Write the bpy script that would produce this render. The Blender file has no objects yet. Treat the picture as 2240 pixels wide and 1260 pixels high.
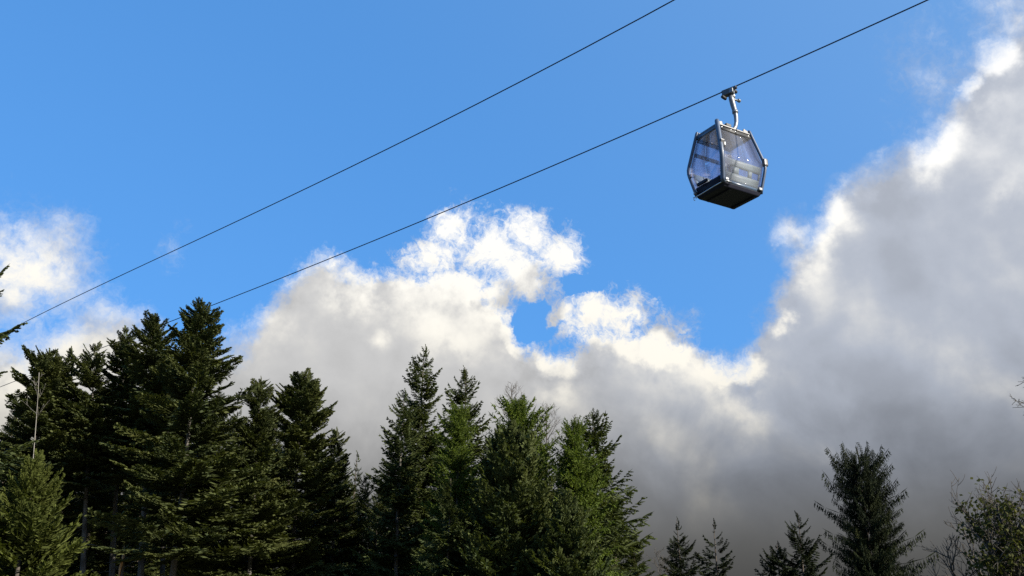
import bpy, bmesh, math, random
import numpy as np
from mathutils import Vector, Matrix

# ------------------------------------------------------------------ camera
S = bpy.context.scene
COL = S.collection
PITCH = math.radians(20.0)
FPX = 1940.0                       # focal length in photo pixels (photo 2240 x 1260)
CAM = Vector((0.0, 0.0, 1.7))
cam_data = bpy.data.cameras.new('camera')
cam_data.sensor_width = 36.0
cam_data.lens = 36.0 * FPX / 2240.0
cam_data.clip_start = 0.1
cam_data.clip_end = 20000.0
cam = bpy.data.objects.new('camera', cam_data)
COL.objects.link(cam)
cam.location = CAM
cam.rotation_euler = (math.pi / 2 + PITCH, 0, 0)
S.camera = cam


def direction(px, py):
    """World direction of a point of the photograph."""
    x = (px - 1120.0) / FPX
    y = (630.0 - py) / FPX
    c, s = math.cos(PITCH), math.sin(PITCH)
    return Vector((x, c - y * s, s + y * c)).normalized()


def at(px, py, dist):
    """Point at a horizontal distance from the camera."""
    d = direction(px, py)
    return CAM + d * (dist / math.hypot(d.x, d.y))


def azel(px, py):
    d = direction(px, py)
    return math.degrees(math.atan2(d.x, d.y)), math.degrees(math.asin(d.z))


# ------------------------------------------------------------------ light
SUN_AZ, SUN_EL = 121.0, 32.0       # compass-like azimuth from +Y towards +X
sun_dir = Vector((math.sin(math.radians(SUN_AZ)) * math.cos(math.radians(SUN_EL)),
                  math.cos(math.radians(SUN_AZ)) * math.cos(math.radians(SUN_EL)),
                  math.sin(math.radians(SUN_EL))))
sun_data = bpy.data.lights.new('sun', 'SUN')
sun_data.energy = 5.0
sun_data.angle = math.radians(0.5)
sun_data.color = (1.0, 0.93, 0.80)
sun = bpy.data.objects.new('sun', sun_data)
COL.objects.link(sun)
sun.rotation_euler = (-sun_dir).to_track_quat('-Z', 'Y').to_euler()

S.view_settings.view_transform = 'Standard'
S.view_settings.look = 'None'
S.view_settings.exposure = 1.085
S.view_settings.gamma = 1.0
S.view_settings.use_curve_mapping = False
S.render.engine = 'CYCLES'
S.cycles.use_denoising = False
S.cycles.max_bounces = 8
S.cycles.transparent_max_bounces = 16

SKY_STRENGTH = 0.10
# ------------------------------------------------------------------ sky with clouds
world = bpy.data.worlds.new('World')
S.world = world
world.use_nodes = True
NT = world.node_tree
for n in list(NT.nodes):
    NT.nodes.remove(n)


class G:
    """Small helper to write node graphs as expressions."""
    def __init__(self, tree):
        self.t = tree

    def node(self, kind, **kw):
        n = self.t.nodes.new(kind)
        for k, v in kw.items():
            setattr(n, k, v)
        return n

    def put(self, sock, v):
        if isinstance(v, bpy.types.NodeSocket):
            self.t.links.new(v, sock)
        elif v is not None:
            sock.default_value = v

    def m(self, op, a, b=None, c=None, clamp=False):
        n = self.node('ShaderNodeMath', operation=op, use_clamp=clamp)
        for i, v in enumerate((a, b, c)):
            if v is not None:
                self.put(n.inputs[i], v)
        return n.outputs[0]

    def vm(self, op, a, b=None, scale=None):
        n = self.node('ShaderNodeVectorMath', operation=op)
        self.put(n.inputs[0], a)
        if b is not None:
            self.put(n.inputs[1], b)
        if scale is not None:
            self.put(n.inputs['Scale'], scale)
        return n.outputs['Value'] if op in ('LENGTH', 'DISTANCE', 'DOT_PRODUCT') else n.outputs['Vector']

    def smooth(self, v, lo, hi):
        n = self.node('ShaderNodeMapRange', interpolation_type='SMOOTHSTEP')
        self.put(n.inputs['Value'], v)
        self.put(n.inputs['From Min'], lo)
        self.put(n.inputs['From Max'], hi)
        return n.outputs['Result']

    def noise(self, v, scale, detail=5.0, rough=0.55, lac=2.0, distortion=0.0):
        n = self.node('ShaderNodeTexNoise', noise_dimensions='3D')
        self.put(n.inputs['Vector'], v)
        n.inputs['Scale'].default_value = scale
        n.inputs['Detail'].default_value = detail
        n.inputs['Roughness'].default_value = rough
        n.inputs['Lacunarity'].default_value = lac
        n.inputs['Distortion'].default_value = distortion
        return n

    def mixc(self, fac, a, b):
        n = self.node('ShaderNodeMix', data_type='RGBA')
        self.put(n.inputs['Factor'], fac)
        self.put(n.inputs['A'], a) if False else None
        ia = [i for i in n.inputs if i.identifier == 'A_Color'][0]
        ib = [i for i in n.inputs if i.identifier == 'B_Color'][0]
        self.put(ia, a)
        self.put(ib, b)
        return [o for o in n.outputs if o.identifier == 'Result_Color'][0]

    def curve(self, v, pts, handle='AUTO'):
        n = self.node('ShaderNodeFloatCurve')
        c = n.mapping.curves[0]
        while len(c.points) < len(pts):
            c.points.new(0.5, 0.5)
        for p, (x, y) in zip(c.points, sorted(pts)):
            p.location = (x, y)
            p.handle_type = handle
        n.mapping.use_clip = False
        n.mapping.update()
        self.put(n.inputs['Value'], v)
        return n.outputs['Value']

    def blob(self, P, spec):
        """Soft ellipse on the sky: 1 at its middle, 0 on its rim (photo-derived centre, radii in degrees)."""
        px, py, rx, ry, rot = spec
        a, e = azel(px, py)
        k = 0.0295
        mp = self.node('ShaderNodeMapping', vector_type='TEXTURE')
        mp.inputs['Location'].default_value = (a, e, 0)
        mp.inputs['Rotation'].default_value = (0, 0, math.radians(rot))
        mp.inputs['Scale'].default_value = (rx * k, ry * k, 1)
        self.put(mp.inputs['Vector'], P)
        return self.m('SUBTRACT', 1.0, self.vm('LENGTH', mp.outputs['Vector']))


g = G(NT)
tc = g.node('ShaderNodeTexCoord')
D = g.vm('NORMALIZE', tc.outputs['Generated'])
sep = g.node('ShaderNodeSeparateXYZ')
g.put(sep.inputs[0], D)
az = g.m('MULTIPLY', g.m('ARCTAN2', sep.outputs['X'], sep.outputs['Y']), 57.29578)
el = g.m('MULTIPLY', g.m('ARCSINE', sep.outputs['Z']), 57.29578)
cmb = g.node('ShaderNodeCombineXYZ')
g.put(cmb.inputs[0], az)
g.put(cmb.inputs[1], el)
P0 = cmb.outputs[0]
# the air bends and curls the cloud outlines
wn = g.noise(D, 9.0, 7.0, 0.55)
w1 = g.vm('SUBTRACT', wn.outputs['Color'], (0.5, 0.5, 0.5))
wn2 = g.noise(D, 38.0, 5.0, 0.6)
w2 = g.vm('SUBTRACT', wn2.outputs['Color'], (0.5, 0.5, 0.5))
P1 = g.vm('ADD', P0, g.vm('SCALE', w1, scale=3.0))
P = g.vm('ADD', P1, g.vm('SCALE', w2, scale=1.8))
sp = g.node('ShaderNodeSeparateXYZ')
g.put(sp.inputs[0], P)

# upper edge of the big cloud bank, as elevation over azimuth
EDGE = [(-420, 640), (-200, 600), (-60, 650), (40, 690), (120, 690), (185, 640), (235, 620), (290, 640), (345, 672), (400, 740), (450, 735),
        (490, 702), (545, 690), (590, 625), (640, 580), (705, 540), (760, 572), (860, 585), (950, 600), (1040, 610),
        (1100, 670), (1150, 735), (1205, 745), (1250, 760), (1300, 715), (1400, 700), (1480, 720), (1550, 755), (1600, 775),
        (1645, 770), (1670, 690), (1700, 590), (1740, 500), (1790, 470), (1840, 395), (1900, 345), (1960, 310), (2030, 255),
        (2090, 160), (2180, 60), (2300, -40), (2500, -160), (2700, -150)]
A0, A1, E0, E1 = -48.0, 48.0, -10.0, 60.0
pts = []
for px, py in EDGE:
    a, e = azel(px, py)
    pts.append(((a - A0) / (A1 - A0), (e - E0) / (E1 - E0)))
edge = g.curve(g.m('DIVIDE', g.m('SUBTRACT', sp.outputs['X'], A0), A1 - A0, clamp=True), pts)
edge = g.m('MULTIPLY_ADD', edge, E1 - E0, E0)
F = g.m('SUBTRACT', edge, sp.outputs['Y'])
# separate heads, arms and wisps: px, py, half width, half height, turn, thickness
HEADS = [
    (40, 590, 175, 130, 0, 3.8), (50, 485, 70, 45, -30, 1.4), (130, 530, 70, 65, 0, 1.8), (378, 530, 22, 34, -15, 0.55),
    (990, 500, 60, 55, 60, 1.5), (950, 555, 80, 50, 20, 1.7), (1060, 545, 95, 70, 15, 1.7), (1150, 515, 75, 65, 0, 1.9),
    (1220, 560, 65, 65, 0, 1.6), (1140, 600, 120, 55, -25, 1.9), (1010, 640, 120, 70, 0, 2.2), (1090, 650, 60, 60, 0, 1.6),
    (1235, 685, 55, 50, 0, 1.4), (1310, 680, 75, 55, 0, 1.9), (1385, 690, 70, 55, 0, 1.8), (1450, 735, 90, 60, 20, 1.9),
    (900, 570, 50, 40, 0, 1.1), (1610, 805, 85, 40, 0, 1.6),
    (1745, 520, 70, 55, 0, 1.8), (1700, 715, 55, 60, 0, 1.7), (2190, 150, 90, 80, 30, 2.0), (2120, 190, 45, 35, 0, 1.1), (2075, 210, 110, 130, 0, 0.75), (2020, 140, 70, 60, 0, 0.45), (2230, 40, 110, 110, 0, 1.5),
]
for h in HEADS:
    b = g.m('MULTIPLY', g.blob(P, h[:5]), h[5])
    F = g.m('SMOOTH_MAX', F, b, 0.5)
# gaps of blue
GAPS = [(1168, 690, 50, 46, 30, 2.2), (1285, 632, 75, 24, -8, 1.2), (75, 668, 60, 30, -35, 0.6), (1215, 720, 60, 14, 25, 0.7)]
for h in GAPS:
    b = g.m('MULTIPLY', g.m('MAXIMUM', g.blob(P, h[:5]), 0.0), h[5])
    F = g.m('SUBTRACT', F, g.m('MULTIPLY', b, 2.0))

nb = g.noise(D, 26.0, 9.0, 0.6)
puff = g.m('SUBTRACT', nb.outputs['Fac'], 0.5)
sx = g.vm('ADD', D, tuple(Vector((0.012, 0.0, 0.012))))
nb2 = g.noise(sx, 26.0, 6.0, 0.55)
puff2 = g.m('SUBTRACT', nb2.outputs['Fac'], 0.5)
nf = g.noise(P, 2.2, 6.0, 0.62, distortion=0.6)
fine = g.m('SUBTRACT', nf.outputs['Fac'], 0.5)
side = g.smooth(az, 9.0, 19.0)
calm = g.m('MULTIPLY_ADD', side, -0.45, 1.0)
F = g.m('ADD', F, g.m('MULTIPLY', g.m('MULTIPLY', puff, 2.6), calm))
F = g.m('ADD', F, g.m('MULTIPLY', g.m('MULTIPLY', fine, 2.1), calm))
# the torn edges towards the left are soft veils, the heads in the middle are crisp
soft = g.m('ADD', g.m('MULTIPLY', g.smooth(az, -6.0, -22.0), g.m('MULTIPLY_ADD', side, 0.0, 2.4)), g.m('MULTIPLY_ADD', side, 1.2, 1.2))
alpha = g.smooth(F, -0.3, soft)

# how bright the cloud is: thin rims and sunlit heads glow, the thick body is grey
LIT = [(640, 590, 95, 55, 35, .75), (720, 560, 60, 40, 0, .9), (830, 595, 70, 30, 0, .7), (1000, 640, 150, 80, 0, .75), (1100, 560, 160, 90, 10, .8),
       (1050, 700, 90, 55, 0, .8), (1130, 735, 80, 50, -30, .95), (1215, 785, 75, 40, -30, .95), (1330, 700, 120, 60, 0, .9),
       (1420, 760, 130, 55, -15, .95), (1610, 805, 90, 45, 0, 1.0), (1710, 705, 45, 55, 0, .7), (1705, 520, 35, 30, 0, .8),
       (1780, 500, 60, 25, 20, .35), (1850, 420, 60, 40, 40, .4), (1930, 350, 60, 30, 30, .3), (2060, 300, 70, 35, 40, .35), (2120, 190, 50, 35, 20, .9),
       (2185, 130, 60, 60, 30, .8), (830, 745, 50, 60, 30, .5), (60, 570, 150, 130, 0, .75), (240, 660, 110, 70, 0, .8), (990, 515, 100, 85, 30, .95), (930, 560, 90, 60, 0, .85), (1225, 570, 90, 85, 0, .9), (1140, 520, 110, 80, 0, .9), (1300, 670, 90, 50, 0, .8), (520, 700, 60, 28, 15, .8),
       (980, 690, 240, 140, -20, .85), (760, 650, 190, 110, 0, .5), (640, 720, 150, 100, 0, .3), (1850, 480, 160, 70, 40, .42), (2050, 330, 150, 70, 40, .38), (1620, 900, 120, 70, 0, .3),
       (1230, 850, 160, 60, -15, .35), (1800, 560, 130, 60, 30, .3), (2200, 420, 90, 50, 30, .25), (140, 760, 240, 130, 0, .55), (40, 850, 160, 150, 0, .7)]
P2 = g.vm('ADD', P1, g.vm('SCALE', w2, scale=1.6))
lit = None
for h in LIT:
    b = g.m('MULTIPLY', g.m('MAXIMUM', g.blob(P2, h[:5]), 0.0), h[5] * 1.9)
    lit = b if lit is None else g.m('MAXIMUM', lit, b)
lit = g.smooth(lit, 0.0, 1.0)
rim = g.m('SUBTRACT', 1.0, g.smooth(F, 0.1, 2.4))
relief = g.m('SUBTRACT', puff, puff2)
nl = g.noise(D, 7.0, 6.0, 0.5)
lumps = g.noise(D, 11.0, 6.0, 0.55, distortion=0.25)
lumps2 = g.noise(g.vm('ADD', D, (0.022, -0.004, 0.020)), 11.0, 4.0, 0.5, distortion=0.25)
billow = g.m('SUBTRACT', lumps.outputs['Fac'], lumps2.outputs['Fac'])
big = g.noise(D, 5.2, 3.0, 0.45, distortion=0.5)
big2 = g.noise(g.vm('ADD', D, (0.035, -0.005, 0.035)), 5.2, 2.0, 0.45, distortion=0.5)
heave = g.m('SUBTRACT', big.outputs['Fac'], big2.outputs['Fac'])
crisp = g.m('ADD', g.m('MULTIPLY', g.m('SUBTRACT', 1.0, g.smooth(F, 0.5, 5.0)), 0.8), 0.2)
side = g.smooth(az, -2.0, 16.0)
rim = g.m('MULTIPLY', rim, g.m('MULTIPLY_ADD', side, -0.7, 1.0))
fade = g.m('SUBTRACT', 1.0, g.smooth(F, 0.0, 9.0))
bright = g.m('ADD', g.m('MULTIPLY', lit, 0.80), g.m('MULTIPLY', rim, g.m('MULTIPLY_ADD', nl.outputs['Fac'], 0.6, 0.06)))
bright = g.m('ADD', bright, g.m('MULTIPLY', g.m('MULTIPLY', fade, side), 0.24))
bright = g.m('ADD', bright, g.m('MULTIPLY', g.m('MULTIPLY', relief, crisp), 2.0))
bright = g.m('ADD', bright, g.m('MULTIPLY', billow, g.m('MULTIPLY_ADD', crisp, 0.9, 0.42)))
bright = g.m('ADD', bright, g.m('MULTIPLY', g.m('SUBTRACT', nl.outputs['Fac'], 0.5), 1.1))
bright = g.m('ADD', bright, g.m('MULTIPLY', heave, g.m('MULTIPLY_ADD', side, 1.5, 0.7)))
tone = g.smooth(bright, 0.0, 1.0)
shade = g.smooth(bright, 0.10, -0.35)
# the bank left of the middle is thinner and whiter, the tower on the right bluer and deeper
grey = g.mixc(side, (0.60, 0.60, 0.60, 1), (0.46, 0.50, 0.58, 1))
white = g.mixc(g.smooth(el, 14.0, 30.0), (1.02, 0.98, 0.88, 1), (0.98, 0.98, 0.97, 1))
cloud = g.mixc(tone, grey, white)
cloud = g.vm('SCALE', cloud, scale=g.m('MULTIPLY_ADD', shade, -0.14, 1.0))
# darkening towards the horizon, painted into the cloud colour with a ragged edge
ragged = g.m('MULTIPLY', g.m('SUBTRACT', lumps.outputs['Fac'], 0.5), g.m('MULTIPLY', g.smooth(el, 0.5, 9.0), 6.0))
base = g.curve(g.m('DIVIDE', g.m('ADD', el, ragged), 40.0, clamp=True), [(0.0, 0.13), (0.05, 0.185), (0.12, 0.31), (0.19, 0.46), (0.26, 0.67), (0.33, 0.9), (0.41, 1.0), (1.0, 1.0)])
cloud = g.mixc(g.smooth(el, 9.0, 2.5), cloud, (0.46, 0.46, 0.45, 1))
cloud = g.vm('SCALE', cloud, scale=g.m('MULTIPLY', base, 0.4714 / SKY_STRENGTH))

sky = g.node('ShaderNodeTexSky', sky_type='NISHITA')
sky.sun_disc = False
sky.sun_elevation = math.radians(SUN_EL)
sky.sun_rotation = math.radians(SUN_AZ)
sky.altitude = 1200.0
sky.air_density = 1.0
sky.dust_density = 1.0
sky.ozone_density = 3.0
gam = g.node('ShaderNodeGamma')
g.put(gam.inputs['Color'], g.vm('MULTIPLY', sky.outputs[0], (0.2, 0.2, 0.2)))
gam.inputs['Gamma'].default_value = 0.30
skyc = g.vm('MULTIPLY', gam.outputs[0], (0.80, 2.2, 4.33))
# lightening towards the sun, painted into the clear-sky colour
sunward_lift = g.smooth(g.vm('DOT_PRODUCT', D, tuple(sun_dir)), -0.25, 0.75)
skyc = g.mixc(g.m('MULTIPLY', sunward_lift, 0.6), skyc, (1.30, 2.25, 3.75, 1))
mix = g.mixc(alpha, skyc, cloud)
bg = g.node('ShaderNodeBackground')
bg.inputs['Strength'].default_value = SKY_STRENGTH
g.put(bg.inputs['Color'], mix)
out = g.node('ShaderNodeOutputWorld')
NT.links.new(bg.outputs[0], out.inputs['Surface'])
world.cycles.sampling_method = 'MANUAL'
world.cycles.sample_map_resolution = 256


# ------------------------------------------------------------------ helpers
def smoothstep(a, b, x):
    t = min(1.0, max(0.0, (x - a) / (b - a)))
    return t * t * (3 - 2 * t)


def tag(o, label=None, cat=None, group=None, kind=None):
    if label:
        o['label'] = label
    if cat:
        o['category'] = cat
    if group:
        o['group'] = group
    if kind:
        o['kind'] = kind
    return o


def empty(name, loc=(0, 0, 0)):
    o = bpy.data.objects.new(name, None)
    o.empty_display_size = 0.3
    COL.objects.link(o)
    o.location = loc
    return o


def link(name, me, parent=None, loc=None):
    o = bpy.data.objects.new(name, me)
    COL.objects.link(o)
    if parent is not None:
        o.parent = parent
    if loc is not None:
        o.location = loc
    return o


def mesh_np(name, V, faces_tri=None, faces_quad=None, mat=None, tint=None, smooth=False):
    """Mesh from numpy arrays of vertices and of triangles / quads."""
    me = bpy.data.meshes.new(name)
    loops, starts, tot = [], [], 0
    if faces_tri is not None and len(faces_tri):
        loops.append(faces_tri.reshape(-1))
        starts.append(tot + 3 * np.arange(len(faces_tri)))
        tot += 3 * len(faces_tri)
    if faces_quad is not None and len(faces_quad):
        loops.append(faces_quad.reshape(-1))
        starts.append(tot + 4 * np.arange(len(faces_quad)))
        tot += 4 * len(faces_quad)
    loops = np.concatenate(loops).astype(np.int32)
    starts = np.concatenate(starts).astype(np.int32)
    me.vertices.add(len(V))
    me.vertices.foreach_set('co', np.ascontiguousarray(V, dtype=np.float32).reshape(-1))
    me.loops.add(len(loops))
    me.loops.foreach_set('vertex_index', loops)
    me.polygons.add(len(starts))
    me.polygons.foreach_set('loop_start', starts)
    if tint is not None:
        at_ = me.attributes.new('tint', 'FLOAT', 'POINT')
        at_.data.foreach_set('value', np.ascontiguousarray(tint, dtype=np.float32))
    me.update(calc_edges=True)
    me.validate()
    if smooth:
        me.polygons.foreach_set('use_smooth', np.ones(len(starts), dtype=bool))
    if mat:
        me.materials.append(mat)
    return me


def tubes(name, paths, mat, sides=6, smooth=True):
    """Round limbs: each path is a list of (point, radius); all become one mesh."""
    V, Q, T = [], [], []
    off = 0
    for path in paths:
        n = len(path)
        P_ = [Vector(p) for p, r in path]
        ref = Vector((0.31, 0.77, 0.11)).normalized()
        for i in range(n):
            d = (P_[min(i + 1, n - 1)] - P_[max(i - 1, 0)]).normalized()
            u = d.cross(ref)
            if u.length < 1e-3:
                u = d.cross(Vector((1, 0, 0)))
            u.normalize()
            v = d.cross(u)
            r = path[i][1]
            for k in range(sides):
                a = 2 * math.pi * k / sides
                V.append(P_[i] + (u * math.cos(a) + v * math.sin(a)) * r)
        for i in range(n - 1):
            for k in range(sides):
                a, b = off + i * sides + k, off + i * sides + (k + 1) % sides
                Q.append((a, b, b + sides, a + sides))
        for k in range(1, sides - 1):
            T.append((off, off + k + 1, off + k))
            e = off + (n - 1) * sides
            T.append((e, e + k, e + k + 1))
        off += n * sides
    return mesh_np(name, np.array([tuple(p) for p in V]), np.array(T), np.array(Q), mat, smooth=smooth)


# ------------------------------------------------------------------ materials
def material(name):
    m = bpy.data.materials.new(name)
    m.use_nodes = True
    t = m.node_tree
    for n in list(t.nodes):
        t.nodes.remove(n)
    gg = G(t)
    o = gg.node('ShaderNodeOutputMaterial')
    return m, gg, o


def foliage_mat(name, c0, c1, c2, translucent=0.25):
    m, q, o = material(name)
    a = q.node('ShaderNodeAttribute', attribute_name='tint')
    geo = q.node('ShaderNodeNewGeometry')
    nz = q.noise(geo.outputs['Position'], 0.9, 3.0, 0.6)
    k = q.m('ADD', q.m('MULTIPLY', a.outputs['Fac'], 0.7), q.m('MULTIPLY', q.m('SUBTRACT', nz.outputs['Fac'], 0.5), 0.9), clamp=True)
    c = q.mixc(q.smooth(k, 0.0, 0.55), (*c0, 1), (*c1, 1))
    c = q.mixc(q.smooth(k, 0.55, 1.0), c, (*c2, 1))
    p = q.node('ShaderNodeBsdfPrincipled')
    q.put(p.inputs['Base Color'], c)
    p.inputs['Roughness'].default_value = 0.62
    p.inputs['Specular IOR Level'].default_value = 0.06
    tr = q.node('ShaderNodeBsdfTranslucent')
    q.put(tr.inputs['Color'], q.vm('MULTIPLY', c, (1.15, 1.2, 0.5)))
    mx = q.node('ShaderNodeMixShader')
    mx.inputs[0].default_value = translucent
    q.t.links.new(p.outputs[0], mx.inputs[1])
    q.t.links.new(tr.outputs[0], mx.inputs[2])
    q.t.links.new(mx.outputs[0], o.inputs['Surface'])
    return m


def bark_mat(name, dark, light, scale=(9, 9, 1.6), patch=0.5):
    m, q, o = material(name)
    tcn = q.node('ShaderNodeTexCoord')
    mp = q.node('ShaderNodeMapping')
    mp.inputs['Scale'].default_value = scale
    q.put(mp.inputs['Vector'], tcn.outputs['Object'])
    nz = q.noise(mp.outputs[0], 1.0, 6.0, 0.65)
    nl_ = q.noise(tcn.outputs['Object'], 0.8, 4.0, 0.6)
    f = q.smooth(q.m('ADD', q.m('MULTIPLY', nz.outputs['Fac'], 0.7), q.m('MULTIPLY', nl_.outputs['Fac'], 0.5)), patch - 0.12, patch + 0.28)
    c = q.mixc(f, (*dark, 1), (*light, 1))
    p = q.node('ShaderNodeBsdfPrincipled')
    q.put(p.inputs['Base Color'], c)
    p.inputs['Roughness'].default_value = 0.9
    p.inputs['Specular IOR Level'].default_value = 0.1
    b = q.node('ShaderNodeBump')
    b.inputs['Strength'].default_value = 0.7
    b.inputs['Distance'].default_value = 0.03
    q.put(b.inputs['Height'], nz.outputs['Fac'])
    q.t.links.new(b.outputs[0], p.inputs['Normal'])
    q.t.links.new(p.outputs[0], o.inputs['Surface'])
    return m


M_FIR = foliage_mat('fir_needles', (0.042, 0.054, 0.024), (0.072, 0.082, 0.028), (0.120, 0.116, 0.036), 0.22)
M_SPRUCE = foliage_mat('spruce_needles', (0.042, 0.056, 0.025), (0.070, 0.084, 0.029), (0.116, 0.118, 0.036), 0.24)
M_DROOP = foliage_mat('old_spruce_needles', (0.014, 0.019, 0.011), (0.024, 0.030, 0.013), (0.070, 0.068, 0.022), 0.12)
M_LARCH = foliage_mat('larch_needles', (0.074, 0.104, 0.024), (0.104, 0.138, 0.030), (0.142, 0.165, 0.040), 0.38)
M_YOUNG = foliage_mat('young_spruce_needles', (0.052, 0.063, 0.018), (0.075, 0.088, 0.022), (0.115, 0.120, 0.033), 0.28)
M_LEAF = foliage_mat('autumn_leaves', (0.034, 0.040, 0.014), (0.056, 0.060, 0.018), (0.092, 0.084, 0.024), 0.28)
M_BARK = bark_mat('grey_bark', (0.040, 0.036, 0.031), (0.135, 0.125, 0.110))
M_DARKBARK = bark_mat('brown_bark', (0.040, 0.032, 0.026), (0.11, 0.092, 0.075))
M_TWIG = bark_mat('twig_bark', (0.045, 0.039, 0.033), (0.095, 0.084, 0.072))
M_DEAD = bark_mat('weathered_wood', (0.13, 0.12, 0.105), (0.27, 0.255, 0.23))
M_SPLIT = bark_mat('split_wood', (0.34, 0.17, 0.075), (0.52, 0.33, 0.17))


# ------------------------------------------------------------------ ground
def ground_z(x, y):
    r = math.hypot(x, y)
    z = -8.5 * smoothstep(4.0, 26.0, x) * smoothstep(26.0, 60.0, y)
    z += -14.0 * smoothstep(140.0, 700.0, r)
    z += 0.9 * math.sin(x * 0.11 + 1.3) * math.sin(y * 0.083) * smoothstep(8, 30, r)
    z += 0.35 * math.sin(x * 0.31 + 0.4 * y) * math.sin(y * 0.27 - 0.7) * smoothstep(6, 20, r)
    return z


def build_ground():
    n = 181
    t = np.linspace(-1, 1, n)
    c = np.sinh(t * 6.2) / math.sinh(6.2) * 6000.0
    V, Q = [], []
    for j in range(n):
        for i in range(n):
            V.append((c[i], c[j], ground_z(c[i], c[j])))
    for j in range(n - 1):
        for i in range(n - 1):
            a = j * n + i
            Q.append((a, a + 1, a + n + 1, a + n))
    m, q, o = material('meadow_and_needle_litter')
    geo = q.node('ShaderNodeNewGeometry')
    n1 = q.noise(geo.outputs['Position'], 0.08, 5.0, 0.6)
    n2 = q.noise(geo.outputs['Position'], 2.5, 6.0, 0.65)
    cc = q.mixc(q.smooth(n1.outputs['Fac'], 0.42, 0.6), (0.045, 0.062, 0.022, 1), (0.060, 0.045, 0.028, 1))
    cc = q.mixc(q.m('MULTIPLY', n2.outputs['Fac'], 0.6), cc, (0.030, 0.036, 0.015, 1))
    p = q.node('ShaderNodeBsdfPrincipled')
    q.put(p.inputs['Base Color'], cc)
    p.inputs['Roughness'].default_value = 0.95
    b = q.node('ShaderNodeBump')
    b.inputs['Strength'].default_value = 0.6
    b.inputs['Distance'].default_value = 0.12
    q.put(b.inputs['Height'], n2.outputs['Fac'])
    q.t.links.new(b.outputs[0], p.inputs['Normal'])
    q.t.links.new(p.outputs[0], o.inputs['Surface'])
    me = mesh_np('ground', np.array(V), None, np.array(Q), m, smooth=True)
    return tag(link('ground', me), 'hillside meadow and forest floor under the trees', None, None, 'structure')


build_ground()


# ------------------------------------------------------------------ conifers
def blades(B, Dr, L, W, N, X):
    """Needle-covered twigs: two crossed leaf shapes per twig. B base, Dr direction, L length, W width, N up."""
    n = len(B)
    side = np.cross(Dr, N)
    side /= np.linalg.norm(side, axis=1, keepdims=True) + 1e-9
    up = np.cross(side, Dr)
    mid = B + Dr * (L * 0.42)[:, None]
    tip = B + Dr * L[:, None]
    w = W[:, None]
    V = np.stack([B, mid + side * w, tip, mid - side * w, mid + up * w * 0.8, mid - up * w * 0.8], 1).reshape(-1, 3)
    o = (np.arange(n) * 6)[:, None]
    T = np.concatenate([o + np.array([[0, 1, 2]]), o + np.array([[0, 2, 3]]), o[X] + np.array([[0, 4, 2]]), o[X] + np.array([[0, 2, 5]])])
    return V, T


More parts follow.
